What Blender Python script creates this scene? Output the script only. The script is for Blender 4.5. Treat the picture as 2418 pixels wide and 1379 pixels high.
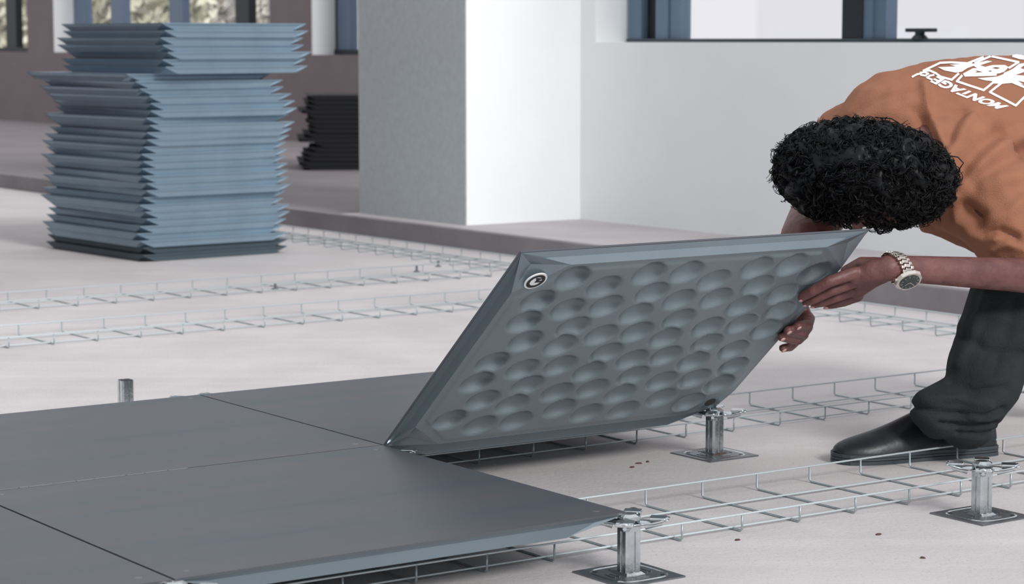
import bpy, bmesh, math, random
from mathutils import Vector, Matrix, noise
from mathutils.bvhtree import BVHTree
random.seed(7)
for o in list(bpy.data.objects): bpy.data.objects.remove(o)
sc = bpy.context.scene
COL = sc.collection
# ------------------------------------------------------------------ camera
F, PIT, AZ = 5405.7, .1093, .9607
HC = .7305
cd = bpy.data.cameras.new('camera'); cam = bpy.data.objects.new('camera', cd); COL.objects.link(cam)
cd.sensor_width = 36; cd.lens = F/2418*36; cd.clip_end = 200
cam.location = (0, 0, HC); cam.rotation_euler = (math.pi/2-PIT, 0, 0)
cd.dof.use_dof = True; cd.dof.focus_distance = 3.55; cd.dof.aperture_fstop = 11
sc.camera = cam
# ------------------------------------------------------------------ world, sun, exposure
sc.view_settings.view_transform = 'Standard'; sc.view_settings.look = 'None'
sc.view_settings.gamma = 1; sc.view_settings.exposure = 0; sc.view_settings.use_curve_mapping = False
w = bpy.data.worlds.new('world'); sc.world = w; w.use_nodes = True
bg = w.node_tree.nodes['Background']; bg.inputs[0].default_value = (.945, .965, 1.0, 1); bg.inputs[1].default_value = .88
def V(*a): return Vector(a)
U = V(math.sin(AZ), math.cos(AZ), 0); W = V(-math.cos(AZ), math.sin(AZ), 0); Z = V(0, 0, 1)
def add_sun(d, en, ang, col):
    l = bpy.data.lights.new('sun', 'SUN'); l.energy = en; l.angle = math.radians(ang); l.color = col
    o = bpy.data.objects.new('sun', l); COL.objects.link(o)
    o.rotation_euler = (-d).to_track_quat('Z', 'Y').to_euler()
add_sun((W*.80 - U*.0 - Z*.50), 2.05, 14, (1, .985, .96))
# ------------------------------------------------------------------ geometry of the place
HP = .0882; O = V(.160425, 3.087405, 0); LU = .69; LV = .6401
C0 = V(0, 0, HC); cP, sP = math.cos(PIT), math.sin(PIT)
def G(u, v, z=0): return O + U*u + W*v + Z*z
def ray(px, py):
    a, b = (px-1209)/F, -(py-689.5)/F
    return V(a, cP+b*sP, -sP+b*cP)
def at_plane(px, py, P, n):
    r = ray(px, py); return C0 + r*((P-C0).dot(n)/r.dot(n))
def at_y(px, py, y): return at_plane(px, py, V(0, y, 0), V(0, 1, 0))
def at_z(px, py, z): return at_plane(px, py, V(0, 0, z), Z)
def uv(p): return ((p-O).dot(U), (p-O).dot(W))
# ------------------------------------------------------------------ materials
MATS = {}
def mat(name, col, rough=.6, metal=0, var=0, scale=8, bump=0, bscale=60, col2=None, stretch=None, spec=.5, coat=0):
    if name in MATS: return MATS[name]
    m = bpy.data.materials.new(name); MATS[name] = m; m.use_nodes = True
    nt = m.node_tree; N = nt.nodes; L = nt.links; b = N['Principled BSDF']
    b.inputs['Base Color'].default_value = (*col, 1); b.inputs['Roughness'].default_value = rough
    b.inputs['Metallic'].default_value = metal; b.inputs['Specular IOR Level'].default_value = spec
    b.inputs['Coat Weight'].default_value = coat
    tc = N.new('ShaderNodeTexCoord'); mp = N.new('ShaderNodeMapping'); L.new(tc.outputs['Object'], mp.inputs[0])
    if stretch: mp.inputs['Scale'].default_value = stretch
    if var or col2:
        n = N.new('ShaderNodeTexNoise'); n.inputs['Scale'].default_value = scale; n.inputs['Detail'].default_value = 8
        n.inputs['Roughness'].default_value = .6
        L.new(mp.outputs[0], n.inputs[0]); r = N.new('ShaderNodeValToRGB'); L.new(n.outputs[0], r.inputs[0])
        c2 = col2 or tuple(min(1, c*(1-var)) for c in col); c1 = col if col2 else tuple(min(1, c*(1+var)) for c in col)
        r.color_ramp.elements[0].position = .35; r.color_ramp.elements[1].position = .65
        r.color_ramp.elements[0].color = (*c2, 1); r.color_ramp.elements[1].color = (*c1, 1)
        L.new(r.outputs[0], b.inputs['Base Color'])
    if bump:
        n2 = N.new('ShaderNodeTexNoise'); n2.inputs['Scale'].default_value = bscale; n2.inputs['Detail'].default_value = 5
        L.new(mp.outputs[0], n2.inputs[0]); bp = N.new('ShaderNodeBump'); bp.inputs['Strength'].default_value = bump
        bp.inputs['Distance'].default_value = .01
        L.new(n2.outputs[0], bp.inputs['Height']); L.new(bp.outputs[0], b.inputs['Normal'])
    return m
M_screed = mat('screed', (.59, .56, .558), .85, var=.07, scale=3, bump=.12, bscale=90)
def floor_mat():
    m = M_screed; nt = m.node_tree; N = nt.nodes; L = nt.links; b = N['Principled BSDF']
    src = b.inputs['Base Color'].links[0].from_socket
    tc = N.new('ShaderNodeTexCoord')
    # fine dark specks and paler trowel streaks that run along the trays
    n = N.new('ShaderNodeTexNoise'); n.inputs['Scale'].default_value = 240; n.inputs['Detail'].default_value = 2
    L.new(tc.outputs['Object'], n.inputs[0]); r = N.new('ShaderNodeValToRGB'); L.new(n.outputs[0], r.inputs[0])
    r.color_ramp.elements[0].position = .30; r.color_ramp.elements[0].color = (.78, .77, .78, 1)
    r.color_ramp.elements[1].position = .42; r.color_ramp.elements[1].color = (1, 1, 1, 1)
    mp = N.new('ShaderNodeMapping'); mp.inputs['Rotation'].default_value = (0, 0, -(math.pi/2-AZ)); mp.inputs['Scale'].default_value = (.5, 5, 1)
    L.new(tc.outputs['Object'], mp.inputs[0])
    n3 = N.new('ShaderNodeTexNoise'); n3.inputs['Scale'].default_value = 2.2; n3.inputs['Detail'].default_value = 4; L.new(mp.outputs[0], n3.inputs[0])
    r3 = N.new('ShaderNodeValToRGB'); L.new(n3.outputs[0], r3.inputs[0])
    r3.color_ramp.elements[0].position = .5; r3.color_ramp.elements[0].color = (.98, .98, .98, 1)
    r3.color_ramp.elements[1].position = .72; r3.color_ramp.elements[1].color = (1.05, 1.05, 1.05, 1)
    x = N.new('ShaderNodeMixRGB'); x.blend_type = 'MULTIPLY'; x.inputs[0].default_value = 1; L.new(src, x.inputs[1]); L.new(r.outputs[0], x.inputs[2])
    y = N.new('ShaderNodeMixRGB'); y.blend_type = 'MULTIPLY'; y.inputs[0].default_value = 1; L.new(x.outputs[0], y.inputs[1]); L.new(r3.outputs[0], y.inputs[2])
    L.new(y.outputs[0], b.inputs['Base Color'])
floor_mat()
M_curb = mat('curb_concrete', (.255, .235, .245), .9, var=.1, scale=5, bump=.15)
M_plat = mat('platform_screed', (.47, .44, .45), .85, var=.08, scale=3)
M_brown = mat('brown_screed', (.215, .19, .20), .85, var=.12, scale=1.5, stretch=(1, 2, 1))
M_white = mat('white_plaster', (.88, .90, .905), .8, var=.02, scale=2, bump=.05, bscale=120)
M_pier = mat('pier_face_grey', (.55, .59, .60), .85, var=.05, scale=40, bump=.08, bscale=200)
M_mauve = mat('mauve_plaster', (.205, .165, .17), .9, var=.06, scale=3)
M_reveal = mat('white_reveal', (.88, .90, .90), .7)
M_frame = mat('blue_grey_frame', (.13, .19, .27), .45, metal=.2)
M_dark = mat('dark_frame', (.012, .017, .022), .5)
M_sill = mat('sill_rail', (.035, .055, .07), .45)
M_top = mat('panel_top', (.073, .090, .116), .42, metal=.25, var=.10, scale=1.6, bump=.04, bscale=350, col2=(.110, .106, .118), spec=.4, stretch=(.45, 6, 1))
M_pan = mat('pan_steel', (.225, .275, .31), .34, metal=.6, var=.06, scale=4, bump=.04, bscale=300)
M_panl = mat('laid_pan_steel', (.17, .215, .25), .55, metal=.15, var=.06, scale=4)
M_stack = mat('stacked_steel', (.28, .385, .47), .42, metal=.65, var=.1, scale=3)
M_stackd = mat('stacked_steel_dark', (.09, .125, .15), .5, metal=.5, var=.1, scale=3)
M_black = mat('black_steel', (.010, .011, .013), .8)
M_zinc = mat('zinc', (.62, .66, .68), .22, metal=1, var=.12, scale=60, bump=.05, bscale=200)
M_plate = mat('base_plate_zinc', (.22, .235, .25), .4, metal=.9, var=.15, scale=40)
M_wire = mat('galvanised_wire', (.62, .69, .71), .4, metal=.45)
M_wired = mat('shaded_wire', (.40, .455, .475), .42, metal=.55)  # cross wires darker than the rails: their shade is put into the colour
M_mark = mat('white_paint', (.85, .86, .86), .6)
M_inkhole = mat('ink_and_hole_black', (.015, .015, .018), .6)  # black for print, and for the shade inside holes put in as colour
M_skin = mat('skin', (.18, .076, .066), .5, var=.16, scale=22, bump=.25, bscale=70, col2=(.115, .042, .042))
M_nail = mat('nail', (.60, .36, .34), .35)
M_hair = mat('black_hair', (.003, .0035, .0045), .5, spec=.25)
M_shirt = mat('rust_cotton', (.325, .145, .088), .9, var=.06, scale=6, bump=.25, bscale=400, spec=.15)
M_print = mat('shirt_print', (.86, .82, .82), .8)
M_trs = mat('charcoal_twill', (.024, .028, .029), .9, var=.22, scale=14, bump=.3, bscale=300, spec=.2)
M_shoe = mat('black_leather', (.014, .018, .022), .42, var=.3, scale=20, bump=.1)
M_sole = mat('black_rubber', (.042, .055, .066), .6)
M_gold = mat('watch_steel', (.80, .74, .68), .25, metal=1)
M_dial = mat('watch_dial', (.008, .02, .02), .15, coat=.5)
M_dust = mat('mortar_dust', (.24, .24, .25), .9)
M_chip = mat('brown_chip', (.10, .045, .04), .9)
def glass_mat():
    m = bpy.data.materials.new('window_glass'); m.use_nodes = True; nt = m.node_tree; nt.nodes.clear()
    o = nt.nodes.new('ShaderNodeOutputMaterial'); t = nt.nodes.new('ShaderNodeBsdfTransparent'); g = nt.nodes.new('ShaderNodeBsdfGlossy')
    t.inputs[0].default_value = (1, .985, 1, 1); g.inputs['Roughness'].default_value = .02; x = nt.nodes.new('ShaderNodeMixShader'); x.inputs[0].default_value = .05
    nt.links.new(t.outputs[0], x.inputs[1]); nt.links.new(g.outputs[0], x.inputs[2]); nt.links.new(x.outputs[0], o.inputs[0]); return m
M_glass = glass_mat()
# ------------------------------------------------------------------ object helpers
def mesh(name, verts, faces, m, smooth=False):
    me = bpy.data.meshes.new(name); me.from_pydata([tuple(v) for v in verts], [], faces); me.update()
    if m: me.materials.append(m)
    if smooth: me.polygons.foreach_set('use_smooth', [True]*len(me.polygons))
    return me
def link(name, me, parent=None, loc=None):
    o = bpy.data.objects.new(name, me); COL.objects.link(o)
    if parent is not None: o.parent = parent
    if loc is not None: o.location = loc
    return o
def tag(o, label=None, cat=None, group=None, kind=None):
    if label: o['label'] = label
    if cat: o['category'] = cat
    if group: o['group'] = group
    if kind: o['kind'] = kind
    return o
def empty(name, loc=(0, 0, 0), rz=0): 
    o = link(name, None); o.location = loc; o.rotation_euler = (0, 0, rz); o.empty_display_size = .05; return o
class MB:
    def __init__(s): s.v = []; s.f = []
    def add(s, vs, fs):
        n = len(s.v); s.v += [Vector(q) for q in vs]; s.f += [tuple(i+n for i in f) for f in fs]; return s
    def box(s, c, sx, sy, sz, ax=V(1, 0, 0), ay=V(0, 1, 0), az=V(0, 0, 1)):
        c = Vector(c); vs = [c+ax*(a*sx/2)+ay*(b*sy/2)+az*(d*sz/2) for d in (-1, 1) for a, b in ((-1, -1), (1, -1), (1, 1), (-1, 1))]
        return s.add(vs, [(3, 2, 1, 0), (4, 5, 6, 7), (0, 1, 5, 4), (1, 2, 6, 5), (2, 3, 7, 6), (3, 0, 4, 7)])
    def prism(s, pts, z0, z1, inset=0):
        n = len(pts); cx = sum(p[0] for p in pts)/n; cy = sum(p[1] for p in pts)/n
        vs = [(p[0], p[1], z0) for p in pts]+[(cx+(p[0]-cx)*(1-inset), cy+(p[1]-cy)*(1-inset), z1) for p in pts]
        return s.add(vs, [tuple(range(n))[::-1], tuple(range(n, 2*n))]+[(i, (i+1) % n, n+(i+1) % n, n+i) for i in range(n)])
    def tube(s, pts, r, n=8, cap=True):
        pts = [Vector(p) for p in pts]; rs = r if isinstance(r, (list, tuple)) else [r]*len(pts); vs = []; fs = []
        up = None
        for i, p in enumerate(pts):
            d = (pts[min(i+1, len(pts)-1)]-pts[max(i-1, 0)]).normalized()
            if up is None: up = d.orthogonal().normalized()
            up = (up-d*up.dot(d)); up = up.normalized() if up.length > 1e-6 else d.orthogonal().normalized()
            sd = d.cross(up)
            for k in range(n):
                a = 2*math.pi*k/n; vs.append(p+(up*math.cos(a)+sd*math.sin(a))*rs[i])
        for i in range(len(pts)-1):
            for k in range(n): fs.append((i*n+k, i*n+(k+1) % n, (i+1)*n+(k+1) % n, (i+1)*n+k))
        if cap: fs += [tuple(range(n))[::-1], tuple((len(pts)-1)*n+k for k in range(n))]
        return s.add(vs, fs)
    def ell(s, c, r, n=14, R=None):
        c = Vector(c); r = (r, r, r) if not isinstance(r, (tuple, list)) else r; vs = []; fs = []
        R = R or Matrix.Identity(3)
        for i in range(n+1):
            t = math.pi*i/n
            for k in range(2*n):
                a = math.pi*k/n; vs.append(c+R @ V(r[0]*math.sin(t)*math.cos(a), r[1]*math.sin(t)*math.sin(a), r[2]*math.cos(t)))
        m2 = 2*n
        for i in range(n):
            for k in range(m2):
                a, b, c2, d = i*m2+k, i*m2+(k+1) % m2, (i+1)*m2+(k+1) % m2, (i+1)*m2+k
                if i == 0: fs.append((a, d, c2))
                elif i == n-1: fs.append((a, d, b))
                else: fs.append((a, d, c2, b))
        return s.add(vs, fs)
    def limb(s, pts, rs, step=.5):
        """tapering chain with round joints"""
        pts = [Vector(p) for p in pts]
        for i in range(len(pts)-1):
            a, b, ra, rb = pts[i], pts[i+1], rs[i], rs[i+1]; L = (b-a).length; n = max(1, int(L/(min(ra, rb)*step)))
            n = min(n, 24)
            s.tube([a.lerp(b, k/n) for k in range(n+1)], [ra+(rb-ra)*k/n for k in range(n+1)], 16)
        for p, r in zip(pts, rs): s.ell(p, r*1.0, 8)
        return s
    def build(s, name, m, parent=None, smooth=False, loc=None):
        return link(name, mesh(name, s.v, s.f, m, smooth), parent, loc)
def uvbox(mb, u0, u1, v0, v1, z0, z1):
    return mb.box(G((u0+u1)/2, (v0+v1)/2, (z0+z1)/2), abs(u1-u0), abs(v1-v0), z1-z0, U, W, Z)
def remesh(mb, name, m, vox, smooth_it=6, fac=.5, parent=None, fn=None):
    me = mesh(name+'_raw', mb.v, mb.f, None); o = bpy.data.objects.new('tmp', me); COL.objects.link(o)
    r = o.modifiers.new('r', 'REMESH'); r.mode = 'VOXEL'; r.voxel_size = vox; r.adaptivity = 0
    s_ = o.modifiers.new('s', 'SMOOTH'); s_.iterations = smooth_it; s_.factor = fac
    dg = bpy.context.evaluated_depsgraph_get(); me2 = bpy.data.meshes.new_from_object(o.evaluated_get(dg))
    bpy.data.objects.remove(o); bpy.data.meshes.remove(me)
    if fn:
        me2.update(); ns = [v.normal.copy() for v in me2.vertices]
        for v, n in zip(me2.vertices, ns): v.co = v.co+fn(v.co, n)
        me2.update()
    me2.name = name; me2.materials.clear(); me2.materials.append(m); me2.polygons.foreach_set('use_smooth', [True]*len(me2.polygons))
    return link(name, me2, parent)
def bevelled(o, w=.002, seg=2):
    b = o.modifiers.new('b', 'BEVEL'); b.width = w; b.segments = seg; b.limit_method = 'ANGLE'; return o
def copy_tree(o, parent=None):
    c = o.copy(); COL.objects.link(c); c.parent = parent
    for ch in list(o.children): copy_tree(ch, c)
    return c
# ================================================================== SETTING
ST = 'structure'
f = MB().add([(-14, -3, 0), (22, -3, 0), (22, 34, 0), (-14, 34, 0)], [(0, 1, 2, 3)]).build('floor', M_screed); tag(f, kind=ST)
HK = .069; UC = 2.585
mb = MB(); uvbox(mb, UC, 40, -16, 5.14, .0, HK); cu = mb.build('floor', M_plat); tag(cu, kind=ST)
mb = MB(); uvbox(mb, UC, 40, 5.14, 40, .0, HK-.001); tag(mb.build('floor', M_brown), kind=ST)      # raised screed beyond the kerb, darker brown past the pier
mb = MB(); uvbox(mb, UC-.03, UC, -16, 40, .0, HK+.002); k = mb.build('trim_1', M_curb); tag(k, kind=ST); bevelled(k, .004)
mb = MB(); uvbox(mb, .15, .35, 3.78, 9, 0, 3.2); tag(mb.build('shade_wall_left', M_mauve), kind=ST)      # unseen slab added left of the frame to shade the tall stack
# pier and window wall
UP, UW, VP = 2.68, 3.19, 4.40
mb = MB(); 
pa = [(UP, VP), (UW+.35, VP), (UW+.35, VP+.74), (UP, VP+.74)]
mb.add([G(a, b, z) for z in (HK, 3.0) for a, b in pa], [(3, 2, 1, 0), (4, 5, 6, 7), (1, 2, 6, 5), (2, 3, 7, 6), (0, 1, 5, 4)])
pi = mb.build('wall_center', M_white); tag(pi, kind=ST)
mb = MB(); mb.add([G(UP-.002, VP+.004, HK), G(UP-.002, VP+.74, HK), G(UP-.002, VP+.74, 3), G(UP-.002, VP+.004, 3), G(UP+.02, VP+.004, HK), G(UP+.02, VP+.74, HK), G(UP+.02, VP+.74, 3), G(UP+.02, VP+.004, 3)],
       [(0, 3, 2, 1), (4, 5, 6, 7), (0, 1, 5, 4), (1, 2, 6, 5), (2, 3, 7, 6), (3, 0, 4, 7)]); pf = mb.build('grey_face', M_pier, pi)  # thin slab that colours only this face of the pier grey
ZS = at_plane(1900, 100, G(UW+.14, 0), U).z
def vpx(px, py, u): return uv(at_plane(px, py, G(u, 0), U))[1]
VL = vpx(1405, 60, UW); ZT = 2.1; VR = -3.5
mb = MB(); uvbox(mb, UW, UW+.34, -9, VP+.02, HK, ZS); uvbox(mb, UW, UW+.34, VL, VP+.02, ZS, 3.0); uvbox(mb, UW, UW+.34, -9, VL, ZT, 3.0); uvbox(mb, UW, UW+.34, -9, VR, ZS, ZT)
wl = mb.build('wall_right', M_white); tag(wl, kind=ST)
mb = MB(); uvbox(mb, UW+.001, UW+.30, VL-.004, VL+.001, ZS, ZT); mb.build('window_reveal', M_reveal, wl)
def member(root, name, x0, x1, u, th, m, z0=None, z1=None):
    a, b = vpx(x0, 60, u), vpx(x1, 60, u); q = MB(); uvbox(q, u, u+th, a, b, ZS if z0 is None else z0, ZT if z1 is None else z1)
    return q.build(name, m, root)
UF = UW+.14
win = empty('window_1'); tag(win, kind=ST)
member(win, 'window_frame', 1484, 1514, UF, .06, M_frame)
member(win, 'frame_gap', 1514, 1549, UF+.03, .03, M_dark)
member(win, 'sash_stile', 1548, 1577, UF+.005, .05, M_frame); member(win, 'sash_stile', 1579, 1606, UF+.012, .05, M_frame)
member(win, 'mullion', 1988, 2036, UF, .06, M_dark)
member(win, 'sash_stile', 2036, 2060, UF+.005, .05, M_frame); member(win, 'sash_stile', 2062, 2092, UF+.012, .05, M_frame)
member(win, 'mullion', 2640, 2700, UF, .06, M_dark)
zr = at_plane(1900, 91, G(UF, 0), U).z
q = MB(); uvbox(q, UF-.01, UF+.07, VR, vpx(1484, 60, UF), ZS-.002, zr); bevelled(q.build('bottom_rail', M_sill, win), .002)
q = MB(); uvbox(q, UF+.03, UF+.036, VR, vpx(1500, 60, UF), zr, ZT); q.build('pane', M_glass, win)
q = MB(); uvbox(q, UF, UF+.06, VR, vpx(1484, 60, UF), ZT-.06, ZT); q.build('top_rail', M_sill, win)
# latch on the bottom rail
lp = at_plane(2172, 90, G(UF, 0), U); q = MB()
q.tube([lp+Z*-.004, lp+Z*.012], [.030, .016], 14); q.tube([lp+Z*.012, lp+Z*.02], .016, 12)
q.box(lp+Z*.025+W*-.005, .03, .115, .012, U, W, Z); bevelled(q.build('window_latch', M_dark, win), .003)
# ---- far wall with its windows
UB = 5.68
def vb(px, py=60, u=UB): return vpx(px, py, u)
ZB = at_plane(30, 122, G(UB+.15, 0), U).z
ZM = at_plane(790, 118, G(UB+.15, 0), U).z
wins = [(-900, 64, ZB), (128, 637, ZB), (738, 960, ZM)]
mb = MB(); edges = sorted([vb(x) for w_ in wins for x in w_[:2]], reverse=True)
vmax, vmin = 30, uv(at_plane(1000, 60, G(UB, 0), U))[1]
mb2 = MB(); uvbox(mb2, UB, UB+.3, vmin, vmax, HK, ZB)
prev = vmax
for x0, x1, z in wins:
    a, b = vb(x0), vb(x1)
    if a < prev: uvbox(mb2, UB, UB+.3, a, prev, ZB, 3.4)
    prev = b
uvbox(mb2, UB, UB+.3, vmin, prev, ZB, 3.4); uvbox(mb2, UB, UB+.3, prev, vmax, 2.6, 3.4)
wb = mb2.build('wall_back', M_mauve); tag(wb, kind=ST)
def far_window(n, x0, x1, bars, reveal=True, rv=None):
    wn = empty('window_%d' % n); tag(wn, kind=ST); u = UB+.16; a, b = vb(x0), vb(x1)
    if reveal: q = MB(); uvbox(q, UB-.004, UB+.28, vb(x0)-.02, vb(x0)+.004, ZB, 2.6); q.build('window_reveal', M_reveal, wn)
    for (p, r, m) in bars:
        q = MB(); uvbox(q, u, u+.06, vpx(p, 60, u), vpx(r, 60, u), ZB, 2.6); q.build('mullion', m, wn)
    q = MB(); uvbox(q, u-.01, u+.07, a, b, ZB-.01, ZB+.035); q.build('bottom_rail', M_dark, wn)
    q = MB(); uvbox(q, u+.03, u+.036, a, b, ZB+.035, 2.6); q.build('pane', M_glass, wn)
far_window(2, -900, 64, [(-380, -350, M_dark), (14, 38, M_dark)], False)
far_window(3, 128, 637, [(168, 202, M_frame), (262, 292, M_frame), (400, 432, M_frame), (556, 588, M_dark)])
far_window(4, 738, 960, [(786, 797, M_dark), (797, 826, M_frame)])
# ================================================================== OUTSIDE: pale sunlit trees behind the far windows
M_leaf = mat('pale_leaves', (.85, .83, .62), .8, var=.3, scale=3)
M_leaf2 = mat('dry_leaves', (.92, .86, .72), .8, var=.3, scale=3)
M_bark = mat('bark', (.22, .18, .13), .9)
def tree(px, dep, h, rad, m, label, seed):
    rnd = random.Random(seed); p = at_y(px, 100, dep); p.z = 0
    t = empty('bush', p); tag(t, label, 'bush', 'bushes beyond the far windows')
    q = MB(); q.tube([(0, 0, 0), (.05, 0, h*.4), (0, .05, h*.75)], [.09, .07, .04], 8)
    for k in range(5): a = k*1.3; q.tube([(0, 0, h*.4+k*.1), (math.cos(a)*rad*.7, math.sin(a)*rad*.7, h*.6+k*.12)], [.04, .015], 6)
    q.build('trunk', M_bark, t)
    q = MB()
    for k in range(2600):
        d = V(rnd.gauss(0, 1), rnd.gauss(0, 1), rnd.gauss(0, 1)).normalized()*rad*rnd.random()**.4
        c = d+V(0, 0, h*.62); c.z = max(.1, c.z*1.0)
        n = V(rnd.gauss(0, 1), rnd.gauss(0, 1), rnd.gauss(0, 1)).normalized(); a = n.orthogonal().normalized(); b = n.cross(a); s_ = rnd.uniform(.06, .14)
        q.add([c-a*s_, c-b*s_*.5, c+a*s_, c+b*s_*.5], [(0, 1, 2, 3)])
    q.build('foliage', m, t)
tree(352, 27, 1.9, .75, M_leaf, 'pale olive sunlit bush outside, behind the second pane above the tall panel stack', 1)
tree(505, 33, 2.0, .9, M_leaf2, 'pale yellowish bush outside, behind the third pane above the tall panel stack', 2)
tree(655, 29, 1.9, .6, M_leaf2, 'beige sunlit bush outside, behind the narrow pane right of the dark mullion', 3)
tree(-10, 30, 1.9, .95, M_leaf, 'pale green sunlit bush outside, behind the window at the far left', 4)
# ================================================================== FLOOR PANELS
PAT = [(.109,.905),(.321,.899),(.430,.894),(.745,.892),(.640,.890),(.217,.850),(.534,.840),(.844,.836),(.058,.802),(.374,.797),(.691,.791),(.474,.748),(.161,.746),(.267,.746),(.588,.739),(.794,.732),(.063,.697),(.375,.690),(.693,.683),(.217,.645),(.523,.638),(.836,.632),(.107,.592),(.319,.588),(.423,.586),(.638,.578),(.743,.578),(.220,.547),(.529,.535),(.842,.528),(.057,.489),(.380,.482),(.680,.479),(.266,.434),(.161,.433),(.578,.429),(.478,.427),(.789,.426),(.055,.384),(.370,.380),(.685,.376),(.212,.336),(.525,.328),(.838,.321),(.110,.277),(.635,.275),(.424,.275),(.321,.275),(.739,.269),(.209,.231),(.529,.223),(.842,.217),(.055,.180),(.369,.174),(.681,.169),(.260,.128),(.158,.126),(.469,.125),(.789,.118),(.584,.117)]
PAT = [(a+.053, 1-(b-.003)) for a, b in PAT]       # centred on the panel, y runs down from the raised edge
def panel_meshes(lu, lv, th=.022, dimples=True, mt=None, mp=None, key='', i0=.016, cut=(.075, .062)):
    """plate = thin square sheet, pan = pressed shell with cut corners and cups"""
    q = MB(); q.box((lu/2, lv/2, -.0016), lu, lv, .0032); pl = mesh('plate'+key, q.v, q.f, mt)
    bm = bmesh.new(); cu_, cv_ = cut
    x0, x1, y0, y1 = i0, lu-i0, i0, lv-i0
    if dimples:
        nx, ny = 210, 156; R = .0315; Rv = .0282
        ctr = [(a*lu, b*lv) for a, b in PAT]
        cell = {}
        for c in ctr: cell.setdefault((int(c[0]/.08), int(c[1]/.08)), []).append(c)
        vs = []
        for j in range(ny+1):
            for i in range(nx+1):
                x, y = x0+(x1-x0)*i/nx, y0+(y1-y0)*j/ny; z = -th
                ci, cj = int(x/.08), int(y/.08)
                for a in (-1, 0, 1):
                    for b in (-1, 0, 1):
                        for c in cell.get((ci+a, cj+b), ()):
                            d = math.hypot((x-c[0])/R, (y-c[1])/Rv)
                            if d < 1: z = max(z, -th+.0186*(1-d*d)**.92)
                # shallow stiffening step, an octagon inside the rim
                e = min(x-x0, x1-x, y-y0, y1-y); ed = min((xx+yy) for xx in (x-x0, x1-x) for yy in (y-y0, y1-y))/1.41-.052
                e = min(e, ed)
                if e < .014: z += .0022*min(1, (.014-e)/.003)
                vs.append(bm.verts.new((x, y, z)))
        for j in range(ny):
            for i in range(nx): bm.faces.new((vs[j*(nx+1)+i], vs[(j+1)*(nx+1)+i], vs[(j+1)*(nx+1)+i+1], vs[j*(nx+1)+i+1]))
    else:
        vs = [bm.verts.new(p) for p in ((x0, y0, -th), (x0, y1, -th), (x1, y1, -th), (x1, y0, -th))]; bm.faces.new(vs)
    zb = -th+(.0022 if dimples else 0)
    for cx_, cy_, sx, sy in ((x0, y0, 1, 1), (x1, y0, -1, 1), (x1, y1, -1, -1), (x0, y1, 1, -1)):
        n = V(-sx*cv_, -sy*cu_, 0); bmesh.ops.bisect_plane(bm, geom=bm.verts[:]+bm.edges[:]+bm.faces[:], plane_co=(cx_+sx*cu_, cy_, 0), plane_no=n, clear_outer=True)
    me = bpy.data.meshes.new('pan'+key)
    for f_ in bm.faces: f_.smooth = dimples
    # side walls and corner pockets
    zt = -.0032; e = .0015
    P = {}
    def nv(*p): return bm.verts.new(p)
    top = [(e, e), (lu-e, e), (lu-e, lv-e), (e, lv-e)]
    oc = [((x0, y0+cv_), (x0+cu_, y0)), ((x1-cu_, y0), (x1, y0+cv_)), ((x1, y1-cv_), (x1-cu_, y1)), ((x0+cu_, y1), (x0, y1-cv_))]
    for k in range(4):
        a, b = oc[k]; cx_, cy_ = top[k]
        # pocket: two facets meeting in a fold that runs to the plate's corner
        mx, my = (a[0]+b[0])/2*.55+cx_*.45, (a[1]+b[1])/2*.55+cy_*.45
        A, B, Mv, Cn = nv(*a, zb), nv(*b, zb), nv(mx, my, zt-.003), nv(cx_, cy_, zt)
        bm.faces.new((A, B, Mv)); bm.faces.new((A, Mv, Cn)); bm.faces.new((Mv, B, Cn))
        b2 = oc[(k+1) % 4][0]; c2 = top[(k+1) % 4]
        # side wall in two folds: a flat flange along the plate, then a steeper web
        nx_, ny_ = ((0, 1), (-1, 0), (0, -1), (1, 0))[k]; m1 = []
        for pb, pc in ((b, (cx_, cy_)), (b2, c2)):
            tx, ty = (pb[0]+pc[0])/2, (pb[1]+pc[1])/2
            if nx_ == 0: ty = pc[1]+(pb[1]-pc[1])*.62
            else: tx = pc[0]+(pb[0]-pc[0])*.62
            m1.append((tx, ty, zt+(zb-zt)*.30))
        bm.faces.new((nv(*b, zb), nv(*b2, zb), nv(*m1[1]), nv(*m1[0]))); bm.faces.new((nv(*m1[0]), nv(*m1[1]), nv(*c2, zt), nv(cx_, cy_, zt)))
        bm.faces.new((nv(*b, zb), nv(*m1[0]), nv(cx_, cy_, zt))); bm.faces.new((nv(*b2, zb), nv(*c2, zt), nv(*m1[1])))
    bm.to_mesh(me); bm.free(); me.materials.append(mp)
    return pl, me
pl_f, pan_f = panel_meshes(LU-.004, LV-.004, th=.028, mt=M_top, mp=M_panl, dimples=False, key='_laid')
rotU = math.pi/2-AZ
def laid(i, j, label):
    o = empty('floor_panel', G(i*LU+.002, j*LV+.002, HP), rotU); tag(o, label, 'floor panel', 'laid floor panels')
    link('plate', pl_f, o); link('pan', pan_f, o)
    # corner screw recesses
    for a, b in ((.03, .03), (LU-.034, .03), (LU-.034, LV-.034), (.03, LV-.034)):
        q = MB(); q.tube([(a, b, -.001), (a, b, .0006)], [.006, .0045], 12); q.build('corner_screw', M_plate, o)
    return o
fp = laid(-1, 0, 'dark grey laid floor panel in the front row, its light grey side edge fully in view')
q = MB(); rd = random.Random(2); x = .02
while x < .50:
    l = rd.uniform(.01, .05)
    if x < .30 or rd.random() < .35: q.box((x+l/2, LV-.0035+rd.uniform(-.001, .001), .0004), l, rd.uniform(.0012, .0032), .0006)
    x += l*1.05
dl = q.build('mortar_dust', M_dust, fp); tag(dl, 'thin pale line of dust along the seam', kind='stuff')
laid(-2, 0, 'dark grey laid floor panel at the lower left corner, left of the diagonal seam')
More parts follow.
